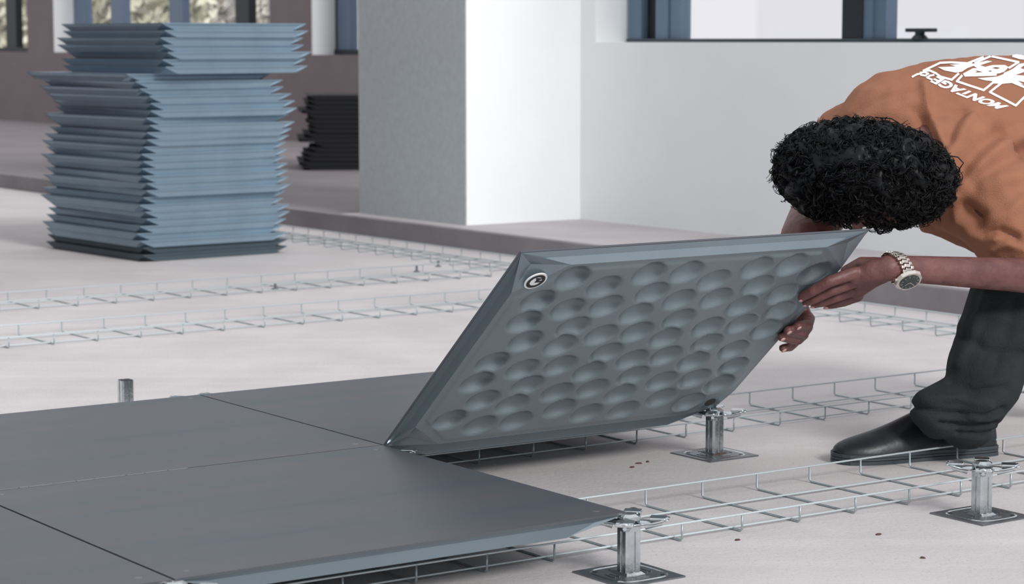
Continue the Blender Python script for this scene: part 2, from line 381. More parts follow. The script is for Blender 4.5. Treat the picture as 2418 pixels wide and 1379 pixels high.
laid(-1, 1, 'dark grey laid floor panel in the back row, cut off by the left edge of the photo')
laid(0, 1, 'dark grey laid floor panel behind the tilted panel, right of the back seam')
laid(-2, 1, 'dark grey laid floor panel in the back row, farthest left and mostly outside the photo')
# chalky streak of dust on the seams
# ---- the tilted panel
TL = .5104; T = V(0.42706965, -0.61091791, 0.66662645); Nn = U.cross(T)   # reversed below: points up/back, the top face
Q0 = G(0, LV, HP); Nn = -Nn; Q3 = Q0+T*TL
tp = empty('floor_panel'); tp.matrix_world = Matrix(((U.x, -T.x, Nn.x, Q3.x), (U.y, -T.y, Nn.y, Q3.y), (U.z, -T.z, Nn.z, Q3.z), (0, 0, 0, 1)))
tag(tp, 'grey steel floor panel tilted up in the hands of the person, dimpled underside showing', 'floor panel')
pt, pp = panel_meshes(LU, TL, mt=M_top, mp=M_pan, key='_tilted')
link('plate', pt, tp); link('pan', pp, tp)
q = MB()
q.tube([(LU-.052, TL-.048, -.0190), (LU-.052, TL-.048, -.0202)], .011, 20)
q.build('screw_hole', M_inkhole, tp)  # black disc standing in for the shade inside the hole
# round stamped mark: white disc, black ring, arrow-like letter
MX, MY = at_plane(1266, 666, Q0-Nn*.022, Nn)-Q0, None
mx, my = MX.dot(U), TL-MX.dot(T)
q = MB(); q.tube([(mx, my, -.0190), (mx, my, -.0206)], .0185, 32); mk = q.build('round_mark', M_mark, tp); tag(mk, 'small round white stamp with a black ring')
q = MB(); n = 32
def ringflat(q, r0, r1, z, a0=0, a1=2*math.pi, n=32):
    vs = []; fs = []
    for k in range(n+1):
        a = a0+(a1-a0)*k/n; vs += [(mx+r0*math.cos(a), my+r0*math.sin(a), z), (mx+r1*math.cos(a), my+r1*math.sin(a), z)]
    for k in range(n): fs.append((2*k, 2*k+1, 2*k+3, 2*k+2))
    q.add(vs, fs)
ringflat(q, .010, .0155, -.0210); q.add([(mx-.004, my-.009, -.0210), (mx+.010, my-.006, -.0210), (mx+.001, my+.001, -.0210)], [(0, 1, 2)])
q.add([(mx-.001, my-.001, -.0210), (mx+.010, my-.001, -.0210), (mx+.010, my+.003, -.0210), (mx-.001, my+.003, -.0210)], [(0, 1, 2, 3)])
q.build('mark_print', M_inkhole, mk)
# ================================================================== STACKS OF PANELS
SL = 34
pl_s, pan_s = panel_meshes(.565, .69, th=.0236, dimples=False, mt=M_stack, mp=M_stack, key='_stack', i0=.007, cut=(.045, .045))
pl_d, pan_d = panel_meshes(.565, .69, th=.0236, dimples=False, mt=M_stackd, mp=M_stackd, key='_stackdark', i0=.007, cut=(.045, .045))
pl_b, pan_b = panel_meshes(.56, .56, th=.021, dimples=False, mt=M_black, mp=M_black, key='_black', i0=.007, cut=(.045, .045))
ORD = ['topmost', 'second', 'third', 'fourth', 'fifth', 'sixth', 'seventh', 'eighth', 'ninth', 'tenth', 'eleventh', 'twelfth', 'thirteenth', 'fourteenth', 'fifteenth', 'sixteenth', 'seventeenth', 'eighteenth', 'nineteenth', 'twentieth']
def ordlab(k, n, desc):
    if k == 0: return 'topmost '+desc
    if k == n-1: return 'lowest '+desc+', on the floor'
    if k < n/2: return '%s from the top: %s' % (ORD[k], desc)
    return '%s from the bottom: %s' % (ORD[n-1-k], desc)
def shift_at(y):
    K = [(0, 68), (166, 68), (168, -12), (190, -15), (198, 0), (222, 10), (228, 26), (300, 28), (345, 20), (352, 6), (400, 4), (440, 16), (500, 12), (560, 4), (640, 0)]
    for (a, b), (c, d) in zip(K, K[1:]):
        if a <= y <= c: return b+(d-b)*(y-a)/(c-a)
    return 0
rnd = random.Random(3)
pitch = .0239; n = 33
base = G(1.415, 4.457)
for k in range(n):
    kk = n-1-k; z = kk*pitch+.0242; y = 96+(HC-z+.012)*F/7.55
    dx = (shift_at(y)+rnd.uniform(-9, 9))*7.55/F; a = rotU+math.radians(4+rnd.uniform(-1.6, 1.6)); dy = rnd.uniform(-.012, .012)
    o = empty('stacked_panel', base+V(dx, dy, z), a)
    tag(o, ordlab(k, n, 'grey steel floor panel in the tall blurred stack'), 'floor panel', 'floor panels in the tall stack')
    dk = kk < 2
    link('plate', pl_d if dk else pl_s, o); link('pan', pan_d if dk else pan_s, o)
bb = at_z(715, 402, HK); bb.z = 0; n = 16
for k in range(n):
    kk = n-1-k; z = HK-.001+kk*.0242+.0215
    o = empty('stacked_panel', bb+V(rnd.uniform(-.045, .045)+.02, rnd.uniform(-.02, .02), z), rotU-math.radians(30)+math.radians(rnd.uniform(-3, 3)))
    tag(o, ordlab(k, n, 'near black floor panel in the low stack beside the pier').replace('on the floor', 'on the raised floor'), 'floor panel', 'dark floor panels in the low stack')
    link('plate', pl_b, o); link('pan', pan_b, o)
# ================================================================== PEDESTALS
def make_pedestal(head=True):
    r = empty('pedestal'); S = .0258; H = HP-.006
    q = MB(); q.box((0, 0, .0012), .111, .111, .0024); bp = q.build('base_plate', M_plate, r)
    q = MB()   # embossed ring, slots and bolt holes
    vs = []; fs = []; nn = 40
    for k in range(nn):
        a = 2*math.pi*k/nn
        for rr, zz in ((.043, .0024), (.0445, .0036), (.046, .0024)): 
            c, s_ = math.cos(a), math.sin(a); g = (abs(c)**4+abs(s_)**4)**-.25; vs.append((rr*c*g, rr*s_*g, zz))
    for k in range(nn):
        for t in (0, 1): fs.append((k*3+t, k*3+t+1, ((k+1) % nn)*3+t+1, ((k+1) % nn)*3+t))
    q.add(vs, fs)
    for a in range(4):
        an = math.pi/2*a; d = V(math.cos(an), math.sin(an), 0); e = V(-d.y, d.x, 0)
        for t in (.024, .031): q.box(d*t+e*0+Z*.0030, .0012, .022, .0012, d, e)
    tag(q.build('embossing', M_zinc, bp), kind='stuff')
    for a in range(4):
        q = MB(); an = math.pi/4+math.pi/2*a; q.tube([(math.cos(an)*.047, math.sin(an)*.047, .0024), (math.cos(an)*.047, math.sin(an)*.047, .0028)], .0035, 10)
        q.build('bolt_hole', M_inkhole, bp)  # flat black disc, the hole's dark painted on
    # tube: square with rounded corners and a rolled groove on each face
    pts = []
    h = S/2; 
    for a in range(4):
        an = math.pi/2*a; d = V(math.cos(an), math.sin(an)); e = V(-d.y, d.x)
        for (p, t) in ((h, -h*.72), (h, -h*.16), (h*.86, -h*.1), (h*.86, h*.1), (h, h*.16), (h, h*.72)): pts.append(((d*p+e*t).x, (d*p+e*t).y))
    q = MB(); q.prism(pts, .002, H-.012 if head else .080); tb = q.build('tube', M_zinc, r)
    if not head:
        q = MB(); q.prism([(a*.86, b*.86) for a, b in pts], .0802, .0806); q.build('tube_mouth', M_inkhole, r)  # black cap painted for the dark inside the tube
    q = MB(); sq = [(-.0165, -.0165), (.0165, -.0165), (.0165, .0165), (-.0165, .0165)]; q.prism(sq, .0024, .006, .25); q.build('foot_collar', M_zinc, r)
    if head:
        oct_ = [(math.cos(math.pi/8+k*math.pi/4)*.0150, math.sin(math.pi/8+k*math.pi/4)*.0150) for k in range(8)]
        q = MB(); q.prism(oct_, H-.019, H-.010); q.build('collar_nut', M_zinc, r)
        hd = empty('head'); bpy.data.objects.remove(hd)
        # pressed star: central web plus four lobes on the diagonals, each with a turned-up lip
        nseg = 96; q = MB(); rings = []
        prof = [(0, 0), (.25, 0), (.5, 0), (.7, -.0005), (.86, .0012), (.96, .0046), (1.0, .0030)]
        vs = []
        for k in range(nseg):
            a = 2*math.pi*k/nseg; l = abs(math.cos(2*(a-math.pi/4)))
            R_ = .021+.035*max(0, l if True else 0)**.85*(1 if math.cos(2*(a-math.pi/4)) > 0 or True else 0)
            lob = max(0, math.cos(4*(a-math.pi/4)))
            R_ = .020+.036*lob**.55
            for (t, dz) in prof: vs.append((math.cos(a)*R_*t, math.sin(a)*R_*t, H-.004+dz*(.4+.9*lob)-(.006*(1-lob)*t*t)))
        P_ = len(prof); fs = []
        for k in range(nseg):
            for t in range(P_-1): fs.append((k*P_+t, k*P_+t+1, ((k+1) % nseg)*P_+t+1, ((k+1) % nseg)*P_+t))
        n0 = len(vs); vs2 = vs+[(x, y, z-.0018) for x, y, z in vs]; fs2 = fs+[tuple(i+n0 for i in reversed(f_)) for f_ in fs]
        fs2 += [(k*P_+P_-1, k*P_+P_-1+n0, ((k+1) % nseg)*P_+P_-1+n0, ((k+1) % nseg)*P_+P_-1) for k in range(nseg)]
        q.add(vs2, fs2); st_ = q.build('head_plate', M_zinc, r, smooth=True)
        for a in range(4):
            q = MB(); an = math.pi/4+math.pi/2*a; d = V(math.cos(an), math.sin(an), 0); e = V(-d.y, d.x, 0)
            q.box(d*.040+Z*(H-.0005), .022, .024, .0030, d, e); 
            q.box(d*.0535+Z*(H-.0025), .004, .025, .004, d, e)
            q.tube([d*.022+Z*(H-.012), d*.046+Z*(H-.008)], [.006, .0035], 8)
            bevelled(q.build('lobe', M_zinc, st_), .001)
        q = MB(); o8 = [(math.cos(math.pi/8+k*math.pi/4)*.0145, math.sin(math.pi/8+k*math.pi/4)*.0145) for k in range(8)]
        q.prism([(a*1.15, b*1.15) for a, b in o8], H-.004, H+.001, .04); q.prism([(a*1.1, b*1.1) for a, b in o8], H+.001, H+.0042, .35); q.build('centre_boss', M_zinc, r)
    return r
ped = make_pedestal(); first = True
PL = [(0, 0, 'zinc pedestal at the near corner of the front floor panel, star head exposed'),
      (1, 0, 'zinc pedestal farthest right, standing in front of the heel of the black shoe'),
      (1, 1, 'zinc pedestal under the lower right corner of the tilted floor panel'),
      (0, 1, 'pedestal head showing at the lower left pivot corner of the tilted panel'),
      (-1, 0, 'zinc pedestal at the bottom edge of the photo, white head tabs under the front panel'),
      (0, 2, 'zinc pedestal at the far end of the back seam, star head poking past the panels'),
      (-1, 1, 'zinc pedestal hidden under the left end of the middle seam'),
      (-1, 2, 'zinc pedestal behind the back left laid panel, outside the photo'),
      (1, 2, 'zinc pedestal behind the tilted floor panel at the far corner of the back row')]
for i, j, lab in PL:
    o = ped if first else copy_tree(ped); first = False
    o.location = G(i*LU, j*LV); o.rotation_euler = (0, 0, rotU); tag(o, lab, 'pedestal', 'zinc pedestals on the floor grid')
o = make_pedestal(False); o.location = G(-.006, 1.573); o.rotation_euler = (0, 0, rotU)
tag(o, 'short pedestal tube without a head, standing behind the back row of laid panels', 'pedestal')
# ================================================================== CABLE TRAYS
WH = .0275; CR = .68; SP = .1155; WR = .0018
def cross_mesh(wd):
    q = MB(); q.tube([(0, wd, WH), (0, wd, .005), (0, wd-.004, WR), (0, .004, WR), (0, 0, .005), (0, 0, WH)], WR, 6); return mesh('cross_wire', q.v, q.f, M_wired, True)
def tray(u0, u1, v0, wd, label, along='u', off=0):
    cm = cross_mesh(wd)
    r = empty('cable_tray', G(u0, v0) if along == 'u' else G(u0, v0), rotU if along == 'u' else rotU+math.pi/2); L = u1
    tag(r, label, 'cable tray', 'wire cable trays on the floor')
    for y, z in ((0, WH), (wd, WH), (wd*CR, WR*2.6), (.02, WR*2.6)):
        q = MB(); q.tube([(0, y, z), (L, y, z)], WR, 6); q.build('rail', M_wire, r, True)
    k = off
    while k < L: c = link('cross_wire', cm, r, (k, 0, 0)); k += SP
    return r
# phase: a cross wire stands at u=.4180 (near side) on the first tray, at .873 on the second
tray(-1.6, 3.75, .121, .232, 'nearest wire cable tray, passing in front of the black shoe', off=(.4240+1.6) % SP)
tray(-1.6, 3.72, .802, .222, 'wire cable tray passing under the lower edge of the tilted floor panel', off=(.873+1.6) % SP)
tray(-1.6, 3.72, 2.69, .215, 'blurred wire cable tray crossing the floor just behind the laid panels', off=(.335+1.6) % SP)
tray(-1.6, 3.72, 3.405, .215, 'blurred wire cable tray at the foot of the tall panel stack', off=(.605+1.6) % SP)
tray(2.40, 8.4, -2.6, .20, 'far wire cable tray running along the raised kerb', along='v', off=.03)
for px, py in ((984, 642), (1035, 630), (650, 683)):
    q = MB(); q.tube([(0, 0, 0), (0, 0, .003)], .010, 10); q.tube([(0, 0, 0), (0, 0, .020)], .0038, 8); o = q.build('floor_stud', M_plate, None, loc=at_z(px, py, 0))
    tag(o, {984: 'small dark threaded stud farther left of the tilted panel, in front of its neighbour', 1035: 'small dark threaded stud nearest the kerb and the tilted panel', 650: 'small dark threaded stud below the right corner of the tall stack'}[px], 'stud')
rnd = random.Random(11)
chips = [(1741, 1276, 'dark flat chip on the bare floor right of the front pedestal'), (2075, 1263, 'reddish chip on the bare floor left of the right pedestal base'), (2178, 1318, 'thin brown chip on the bare floor at the lower right'), (1492, 1104, 'brown crumbled chip on the floor below the tilted panel'), (1507, 1095, 'brown chip trailing from the crumbled chip below the tilted panel'), (1530, 1091, 'tiny brown chip nearest the pedestal under the tilted panel'), (424+0, 0, None)]
for px, py, lab in chips:
    if not lab: continue
    q = MB(); n = 6; q.prism([(math.cos(k*1.05)*.0062*rnd.uniform(.5, 1.3), math.sin(k*1.05)*.0036*rnd.uniform(.6, 1.4)) for k in range(n)], 0, .002, .3)
    o = q.build('floor_chip', M_chip, None, loc=at_z(px, py, 0)); o.rotation_euler = (0, 0, rnd.uniform(0, 3)); tag(o, lab, 'debris', 'small chips on the floor')
#PERSON
# ================================================================== PERSON
Ntop = -(U.cross(T))
def H_(px, py, off): return at_plane(px, py, Q0-Ntop*(.022+off), Ntop)      # off > 0: in front of the dimpled face
def P(px, py, y): return at_y(px, py, y)
def topx(p):
    x, y, z = p.x, p.y, p.z-HC; d = y*cP-z*sP; return (1209+F*x/d, 689.5-F*(y*sP+z*cP)/d)
per = empty('person', at_z(2180, 1100, 0))
bpy.context.view_layer.update(); per_inv = per.matrix_world.inverted()
def adopt(o, parent=None):
    """parent without moving"""
    parent = parent or per; o.parent = parent
    if parent is per: o.location = o.location-per.location
    return o
tag(per, 'person in a rust orange T-shirt and charcoal trousers bending to hold the tilted floor panel', 'person')
WR_ = H_(2100, 633, .030)
HCEN = P(2042, 412, 3.88)
q = MB()
# head with face turned down
Rh = Matrix.Rotation(math.radians(6), 3, 'Y') @ Matrix.Rotation(math.radians(-10), 3, 'Z')
q.ell(HCEN, (.134, .108, .074), 20, Rh)
q.ell(HCEN+V(.015, -.01, -.038), (.085, .080, .050), 14)
q.ell(P(2150, 470, 3.90), (.040, .050, .030), 12)                     # jaw / chin
q.limb([P(2062, 500, 3.83), P(2022, 533, 3.82)], [.016, .0085])        # nose
q.ell(P(2098, 520, 3.82), (.022, .010, .007), 10)                      # lips
for s_ in (-1, 1): q.ell(HCEN+V(.03, s_*.10, -.012), (.020, .010, .026), 8)   # ears
q.limb([P(2120, 420, 3.95), P(2230, 350, 4.08)], [.062, .070])         # neck
# trunk under the shirt
q.limb([P(2210, 340, 4.12), P(2270, 335, 4.15), P(2440, 340, 4.25), P(2590, 420, 4.35)], [.09, .105, .105, .12])
q.limb([P(2025, 352, 4.26), P(2210, 345, 4.14), P(2340, 465, 3.98)], [.050, .07, .058])
# near arm (left) and wrist
EL = P(2510, 655, 3.93)
q.limb([P(2340, 462, 3.97), P(2400, 560, 3.94), EL], [.056, .050, .036])
FA = EL.lerp(WR_, .35)
q.limb([EL, FA, WR_.lerp(EL, .12), WR_], [.0345, .0285, .0225, .0215])
# near hand, lying on the dimpled face with the fingers bent over
q.limb([WR_, H_(2062, 640, .022), H_(2020, 655, .016)], [.0215, .0195, .013])
q.limb([WR_, H_(2060, 655, .022), H_(2022, 690, .014)], [.0200, .0175, .012])
q.limb([H_(2050, 640, .018), H_(2030, 672, .014), H_(2025, 700, .012)], [.015, .0135, .010])
FN = [[(2018, 644, .013), (1958, 665, .015), (1918, 688, .012), (1893, 702, .008)],
      [(2018, 664, .013), (1962, 686, .016), (1922, 706, .013), (1903, 714, .008)],
      [(2018, 684, .012), (1972, 702, .015), (1938, 715, .011), (1922, 719, .006)],
      [(2024, 700, .010), (1993, 713, .012), (1966, 720, .008), (1953, 722, .004)]]
FR = [(.0112, .0098, .0088, .0074), (.0112, .0098, .0086, .0072), (.0106, .0092, .0080, .0068), (.0095, .0082, .0070, .0060)]
for fn_, fr in zip(FN, FR): q.limb([H_(*t) for t in fn_], fr, .35)
q.limb([H_(2072, 628, .010), H_(2035, 622, -.012), H_(1996, 640, -.036)], [.015, .0115, .009], .35)      # thumb behind the edge
# far arm (right), coming down behind the panel
ER = P(1902, 568, 3.99)
WR2 = H_(1862, 672, -.092)
q.limb([P(2010, 352, 4.26), P(1950, 470, 4.10), ER], [.055, .052, .046])
q.limb([ER, ER.lerp(WR2, .5), WR2], [.044, .034, .024])
MC = [H_(1902, 742, -.052), H_(1890, 760, -.052), H_(1876, 778, -.052), H_(1858, 796, -.050)]
for m_ in MC: q.limb([WR2, WR2.lerp(m_, .55), m_], [.020, .0145, .0105], .4)
F2 = [[(1912, 752, -.030), (1908, 767, -.006), (1884, 769, .0075)], [(1908, 772, -.028), (1898, 786, -.006), (1861, 780, .0080)],
      [(1898, 790, -.028), (1884, 803, -.006), (1846, 796, .0080)], [(1878, 808, -.028), (1866, 819, -.008), (1848, 822, .0050)]]
for k, (m_, g) in enumerate(zip(MC, F2)):
    r0 = (.0094, .0094, .0092, .0082)[k]
    q.limb([m_]+[H_(*t) for t in g], [r0*1.08, r0, r0*.98, r0*.86], .35)
q.limb([WR2, H_(1835, 728, -.060), H_(1822, 768, -.040)], [.017, .012, .010], .35)                    # thumb on the top face
# legs and feet under the trousers
FT = at_z(2275, 1086, 0)+V(0, .045, 0); 
KN = P(2385, 690, 4.03); AK = FT+V(.02, 0, .062)
q.limb([P(2580, 460, 4.28), KN, P(2345, 830, 3.97), AK], [.085, .055, .046, .032])
KN2 = P(2600, 700, 4.40); AK2 = P(2500, 905, 4.38); AK2.z = .07
q.limb([P(2600, 470, 4.42), KN2, AK2], [.085, .055, .036])
body = remesh(q, 'body', M_skin, .0029, 3, .5); adopt(body)
for k, (fn_, r_) in enumerate(zip(FN, FR)):
    a, b = H_(*fn_[-2]), H_(*fn_[-1]); d = (b-a).normalized(); n_ = (-Ntop); n_ = (n_-d*n_.dot(d)).normalized(); e = d.cross(n_)
    R3 = Matrix((d, e, n_)).transposed(); qq = MB(); qq.ell(b+n_*r_[-1]*.62+d*.001, (.0062, .0048, .0022), 8, R3)
    adopt(qq.build('fingernail', M_nail, None, True))
for g in F2:
    a, b = H_(*g[-2]), H_(*g[-1]); d = (b-a).normalized(); n_ = (-Ntop-d*(-Ntop).dot(d)).normalized(); e = d.cross(n_)
    R3 = Matrix((d, e, n_)).transposed(); qq = MB(); qq.ell(b+n_*.0050+d*.001, (.0065, .0050, .0022), 8, R3)
    adopt(qq.build('fingernail', M_nail, None, True))
for px in (2035, 2125):
    qq = MB(); qq.ell(P(px, 506, 3.815), (.010, .008, .007), 10); adopt(qq.build('eye', M_mark, None, True))
# ---- hair
def scalp(d, k=1.0): return HCEN+Rh @ V(d.x*.140*k, d.y*.115*k, d.z*.080*k)
qh = MB(); qh.ell(HCEN+V(0, 0, .002), (.148, .122, .087), 22, Rh); qh.ell(HCEN+V(.075, .0, -.012), (.082, .09, .066), 14); qh.ell(HCEN+V(-.06, .0, .0), (.085, .095, .074), 14)
def hfn(p, n): 
    return n*(.010*noise.noise(p*38)+.006*noise.noise(p*80))
hb = remesh(qh, 'hair_mass', M_hair, .004, 2, .5, None, hfn)
# trim the underside so that the face shows
bm = bmesh.new(); bm.from_mesh(hb.data)
bmesh.ops.bisect_plane(bm, geom=bm.verts[:]+bm.edges[:]+bm.faces[:], plane_co=HCEN+V(0, 0, -.082), plane_no=V(-.12, -.25, -1), clear_outer=True)
bm.to_mesh(hb.data); bm.free(); adopt(hb); tag(hb, kind='stuff')
rnd = random.Random(5); q = MB(); cnt = 0
while cnt < 1300:
    d = V(rnd.gauss(0, 1), rnd.gauss(0, 1), rnd.gauss(0, 1)).normalized()
    if d.z < -.93: continue
    if d.y > .75: continue
    root = scalp(d, 1.02); n_ = (Rh @ V(d.x/.14, d.y/.115, d.z/.08)).normalized()
    t = n_.orthogonal().normalized(); t = Matrix.Rotation(rnd.uniform(0, 6.28), 3, n_) @ t; t = (t*.6+V(.0, 0, -.25)+V(-.1, 0, 0)); t = (t-n_*t.dot(n_)).normalized(); b_ = n_.cross(t)
    R_ = rnd.uniform(.007, .013); turns = rnd.uniform(.7, 1.25); L_ = rnd.uniform(.012, .040); ns = 13; ph = rnd.uniform(0, 6.28); pts = []
    for k in range(ns):
        s_ = k/(ns-1); a = ph+turns*6.283*s_
        pts.append(root+t*(L_*s_+R_*math.cos(a))+n_*(.003+R_*(.35+math.sin(a)*.55))+b_*(R_*.8*math.sin(a*.7+1)))
    for j in range(4):
        of = (n_*rnd.gauss(0, 1)+b_*rnd.gauss(0, 1))*.0022
        q.tube([p_+of*(.4+k/(ns-1)) for k, p_ in enumerate(pts)], [.0012*(1-.6*k/(ns-1)) for k in range(ns)], 3, False)
    cnt += 1
for pts in ([(2238, 367), (2262, 371), (2275, 385), (2266, 398)], [(1862, 352), (1862, 340), (1870, 334)], [(2066, 277), (2105, 280), (2124, 292)]):
    q.tube([P(a, b, 3.9) for a, b in pts], .0011, 5)
hc = q.build('hair', M_hair, None, True); adopt(hc); tag(hc, kind='stuff'); hb.parent = hc; hb.location = (0, 0, 0)
hc.name = 'hair'; hb.name = 'scalp_hair'
# ---- shirt
q = MB()
q.limb([P(2132, 330, 4.12), P(2240, 326, 4.14), P(2440, 326, 4.25), P(2600, 400, 4.34)], [.128, .1455, .158, .165], .35)
q.limb([P(2012, 345, 4.27), P(2090, 335, 4.20), P(2180, 335, 4.14)], [.083, .105, .12], .35)
q.limb([P(2250, 400, 4.02), P(2335, 462, 3.99)], [.10, .090], .35)
q.limb([P(2190, 430, 4.13), P(2245, 470, 4.13), P(2345, 490, 4.12), P(2480, 470, 4.2)], [.066, .074, .088, .10], .35)
q.limb([P(2335, 462, 3.99), P(2378, 530, 3.96), P(2425, 590, 3.945)], [.088, .077, .070], .35)
q.limb([P(2012, 345, 4.27), P(1975, 425, 4.16)], [.080, .068], .35)
FOLDS = [([(2182, 205), (2190, 262), (2225, 335), (2252, 398)], 13, .0080), ([(2165, 262), (2190, 300), (2222, 360)], 12, -.0060),
         ([(2248, 372), (2268, 320), (2296, 275)], 14, .0065), ([(2232, 345), (2252, 290), (2275, 262)], 13, -.0045),
         ([(2276, 408), (2310, 350), (2350, 320)], 20, -.0075), ([(2262, 455), (2300, 400), (2365, 345), (2410, 320)], 18, .0065),
         ([(2300, 430), (2360, 385), (2418, 360)], 18, -.0045), ([(2330, 440), (2400, 415), (2450, 400)], 22, .004),
         ([(2276, 492), (2312, 516)], 19, -.012), ([(2255, 470), (2262, 520), (2310, 556), (2350, 560)], 13, .007), 
         ([(2325, 556), (2365, 545), (2400, 560)], 10, -.008), ([(2330, 520), (2380, 505), (2418, 470)], 16, .006), ([(2345, 590), (2380, 575), (2418, 590)], 9, .004),
         ([(1985, 290), (2060, 240), (2125, 215), (2185, 205)], 5, -.0022), ([(2035, 285), (2100, 262), (2150, 240)], 14, .003),
         ([(2180, 540), (2230, 530), (2290, 560)], 12, .004)]
def seg_d(px, py, a, b):
    ax, ay = a; bx, by = b; t = ((px-ax)*(bx-ax)+(py-ay)*(by-ay))/max(1e-6, (bx-ax)**2+(by-ay)**2); t = max(0, min(1, t))
    return math.hypot(px-ax-(bx-ax)*t, py-ay-(by-ay)*t)
def sfn(p, n):
    dsp = .0035*noise.noise(V(p.x*9, p.y*9, p.z*22))+.0016*noise.noise(p*45)
    if n.dot((C0-p).normalized()) > -.2:
        x, y = topx(p)
        for pts, wd, h in FOLDS:
            d = min(seg_d(x, y, a, b) for a, b in zip(pts, pts[1:]))
            if d < wd*2.5: dsp += h*1.55*math.exp(-(d/wd)**2)
    return n*dsp
shirt = remesh(q, 'shirt', M_shirt, .0040, 10, .5, None, sfn)
# open the near sleeve: cut the cap off the cuff and leave a hem
bm = bmesh.new(); bm.from_mesh(shirt.data)
shd = (P(2412, 580, 3.945)-P(2378, 530, 3.96)).normalized()
cpt = P(2405, 632, 3.94)
cutn = (shd*.7+V(-.5, 0, -.6)).normalized()
bm.verts.ensure_lookup_table()
dele = [v for v in bm.verts if (v.co-cpt).dot(cutn) > 0 and (v.co-P(2412, 600, 3.945)).length < .12]
bmesh.ops.delete(bm, geom=dele, context='VERTS')
dele = [v for v in bm.verts if (v.co-P(2080, 420, 3.92)).length < .075]
bm.to_mesh(shirt.data); bm.free()
sm = shirt.modifiers.new('s', 'SOLIDIFY'); sm.thickness = .003; sm.offset = -1
# ---- white print on the back of the shirt, laid onto the cloth
bvh = BVHTree.FromPolygons([v.co.copy() for v in shirt.data.vertices], [tuple(p.vertices) for p in shirt.data.polygons])
adopt(shirt)
def onshirt(cx_, cy_):
    px, py = 2140+cx_/8.62, 115+cy_/8.62; r = ray(px, py).normalized()
    h = bvh.ray_cast(C0, r)
    if h[0] is None: return None
    return h[0]+h[1]*.0012*(1 if h[1].dot(r) < 0 else -1)
def poly_mesh(loops, name):
    cv = bpy.data.curves.new('c', 'CURVE'); cv.dimensions = '2D'; cv.fill_mode = 'BOTH'
    for lp in loops:
        s_ = cv.splines.new('POLY'); s_.points.add(len(lp)-1); s_.use_cyclic_u = True
        for k, (x, y) in enumerate(lp): s_.points[k].co = (x/100, y/100, 0, 1)
    o = bpy.data.objects.new('c', cv); COL.objects.link(o); dg = bpy.context.evaluated_depsgraph_get()
    me = bpy.data.meshes.new_from_object(o.evaluated_get(dg)); bpy.data.objects.remove(o); return me
def lay(me, name, fn2, parent):
    bm = bmesh.new(); bm.from_mesh(me); bmesh.ops.remove_doubles(bm, verts=bm.verts, dist=1e-4)
    for v in bm.verts: x, y = fn2(v.co.x, v.co.y); v.co = (x, y, 0)
    bmesh.ops.triangulate(bm, faces=bm.faces)
    for it in range(5):
        ed = [e for e in bm.edges if e.calc_length() > 45]
        if not ed: break
        bmesh.ops.subdivide_edges(bm, edges=ed, cuts=1); bmesh.ops.triangulate(bm, faces=bm.faces)
    bad = []
    for v in bm.verts:
        h = onshirt(v.co.x, v.co.y)
        if h is None: bad.append(v)
        else: v.co = h
    bmesh.ops.delete(bm, geom=bad, context='VERTS')
    bad = [f_ for f_ in bm.faces if max(e.calc_length() for e in f_.edges) > .05]
    bmesh.ops.delete(bm, geom=bad, context='FACES')
    m2 = bpy.data.meshes.new(name); bm.to_mesh(m2); bm.free(); m2.materials.append(M_print)
    o = link(name, m2, None); o.location = -per.location; o.parent = per
    return o
def stroke(pts, w_, closed=False):
    lps = []; n = len(pts); rng = range(n if closed else n-1)
    for i in rng:
        a = Vector(pts[i]).to_2d() if len(pts[i]) > 2 else Vector(pts[i]); b = Vector(pts[(i+1) % n]); d = (b-a).normalized(); e = Vector((-d.y, d.x))*w_/2; d = d*w_*.35
        lps.append([(a-d+e)[:], (b+d+e)[:], (b+d-e)[:], (a-d-e)[:]])
    return lps
idn = lambda x, y: (x*100, y*100)
sts = []
for pts in ([(690, 300), (350, 460), (480, 455), (600, 510), (700, 580), (925, 642), (1060, 520)], [(690, 300), (900, 290), (1250, 310)],
            [(1270, 300), (1420, 240), (1560, 185)], [(1130, 560), (1030, 672), (1570, 850), (1790, 670)], [(1400, 300), (1720, 165), (2280, 285), (2090, 400)],
            [(1940, 700), (1695, 890), (2220, 1160), (2420, 970)], [(2160, 690), (2420, 800)], [(2000, 520), (2290, 400), (2420, 310)]):
    for lp in stroke(pts, 44): sts.append(lp)
root_print = None
for lp in sts:
    o = lay(poly_mesh([lp], 'p'), 'logo_line', idn, per)
    if root_print is None: root_print = o; root_print.name = 'shirt_print'
    else: o.parent = root_print; o.location = (0, 0, 0)
BL = [[[(640, 385), (1010, 372), (880, 335), (1200, 322), (1330, 300), (1400, 350), (1240, 405), (1130, 480), (1010, 500), (780, 455)]],
      [[(1150, 520), (1350, 410), (1440, 405), (1300, 330), (1640, 255), (1750, 270), (1500, 348), (1600, 382), (1750, 345), (2000, 342), (2080, 385), (1990, 480), (1900, 512), (1840, 520), (1830, 560), (1400, 575), (1190, 580)],
       [(1735, 405), (1820, 388), (1910, 402), (1840, 428)], [(1660, 470), (1700, 458), (1750, 468), (1700, 482)], [(1370, 440), (1560, 490), (1400, 500), (1440, 470)]],
      [[(1440, 612), (1850, 575), (1950, 540), (2180, 410), (2290, 320), (2420, 300), (2420, 350), (2290, 395), (2420, 440), (2420, 480), (2220, 545), (2420, 560), (2420, 700), (2260, 655), (2380, 740), (2160, 700), (1930, 725), (1730, 715), (1740, 665), (1600, 655)]],
      [[(1950, 118), (2120, 105), (2420, 150), (2420, 240), (2300, 225), (2150, 180), (2160, 150)]]]
for lps in BL:
    o = lay(poly_mesh(lps, 'p'), 'logo_letter', idn, per); o.parent = root_print; o.location = (0, 0, 0)
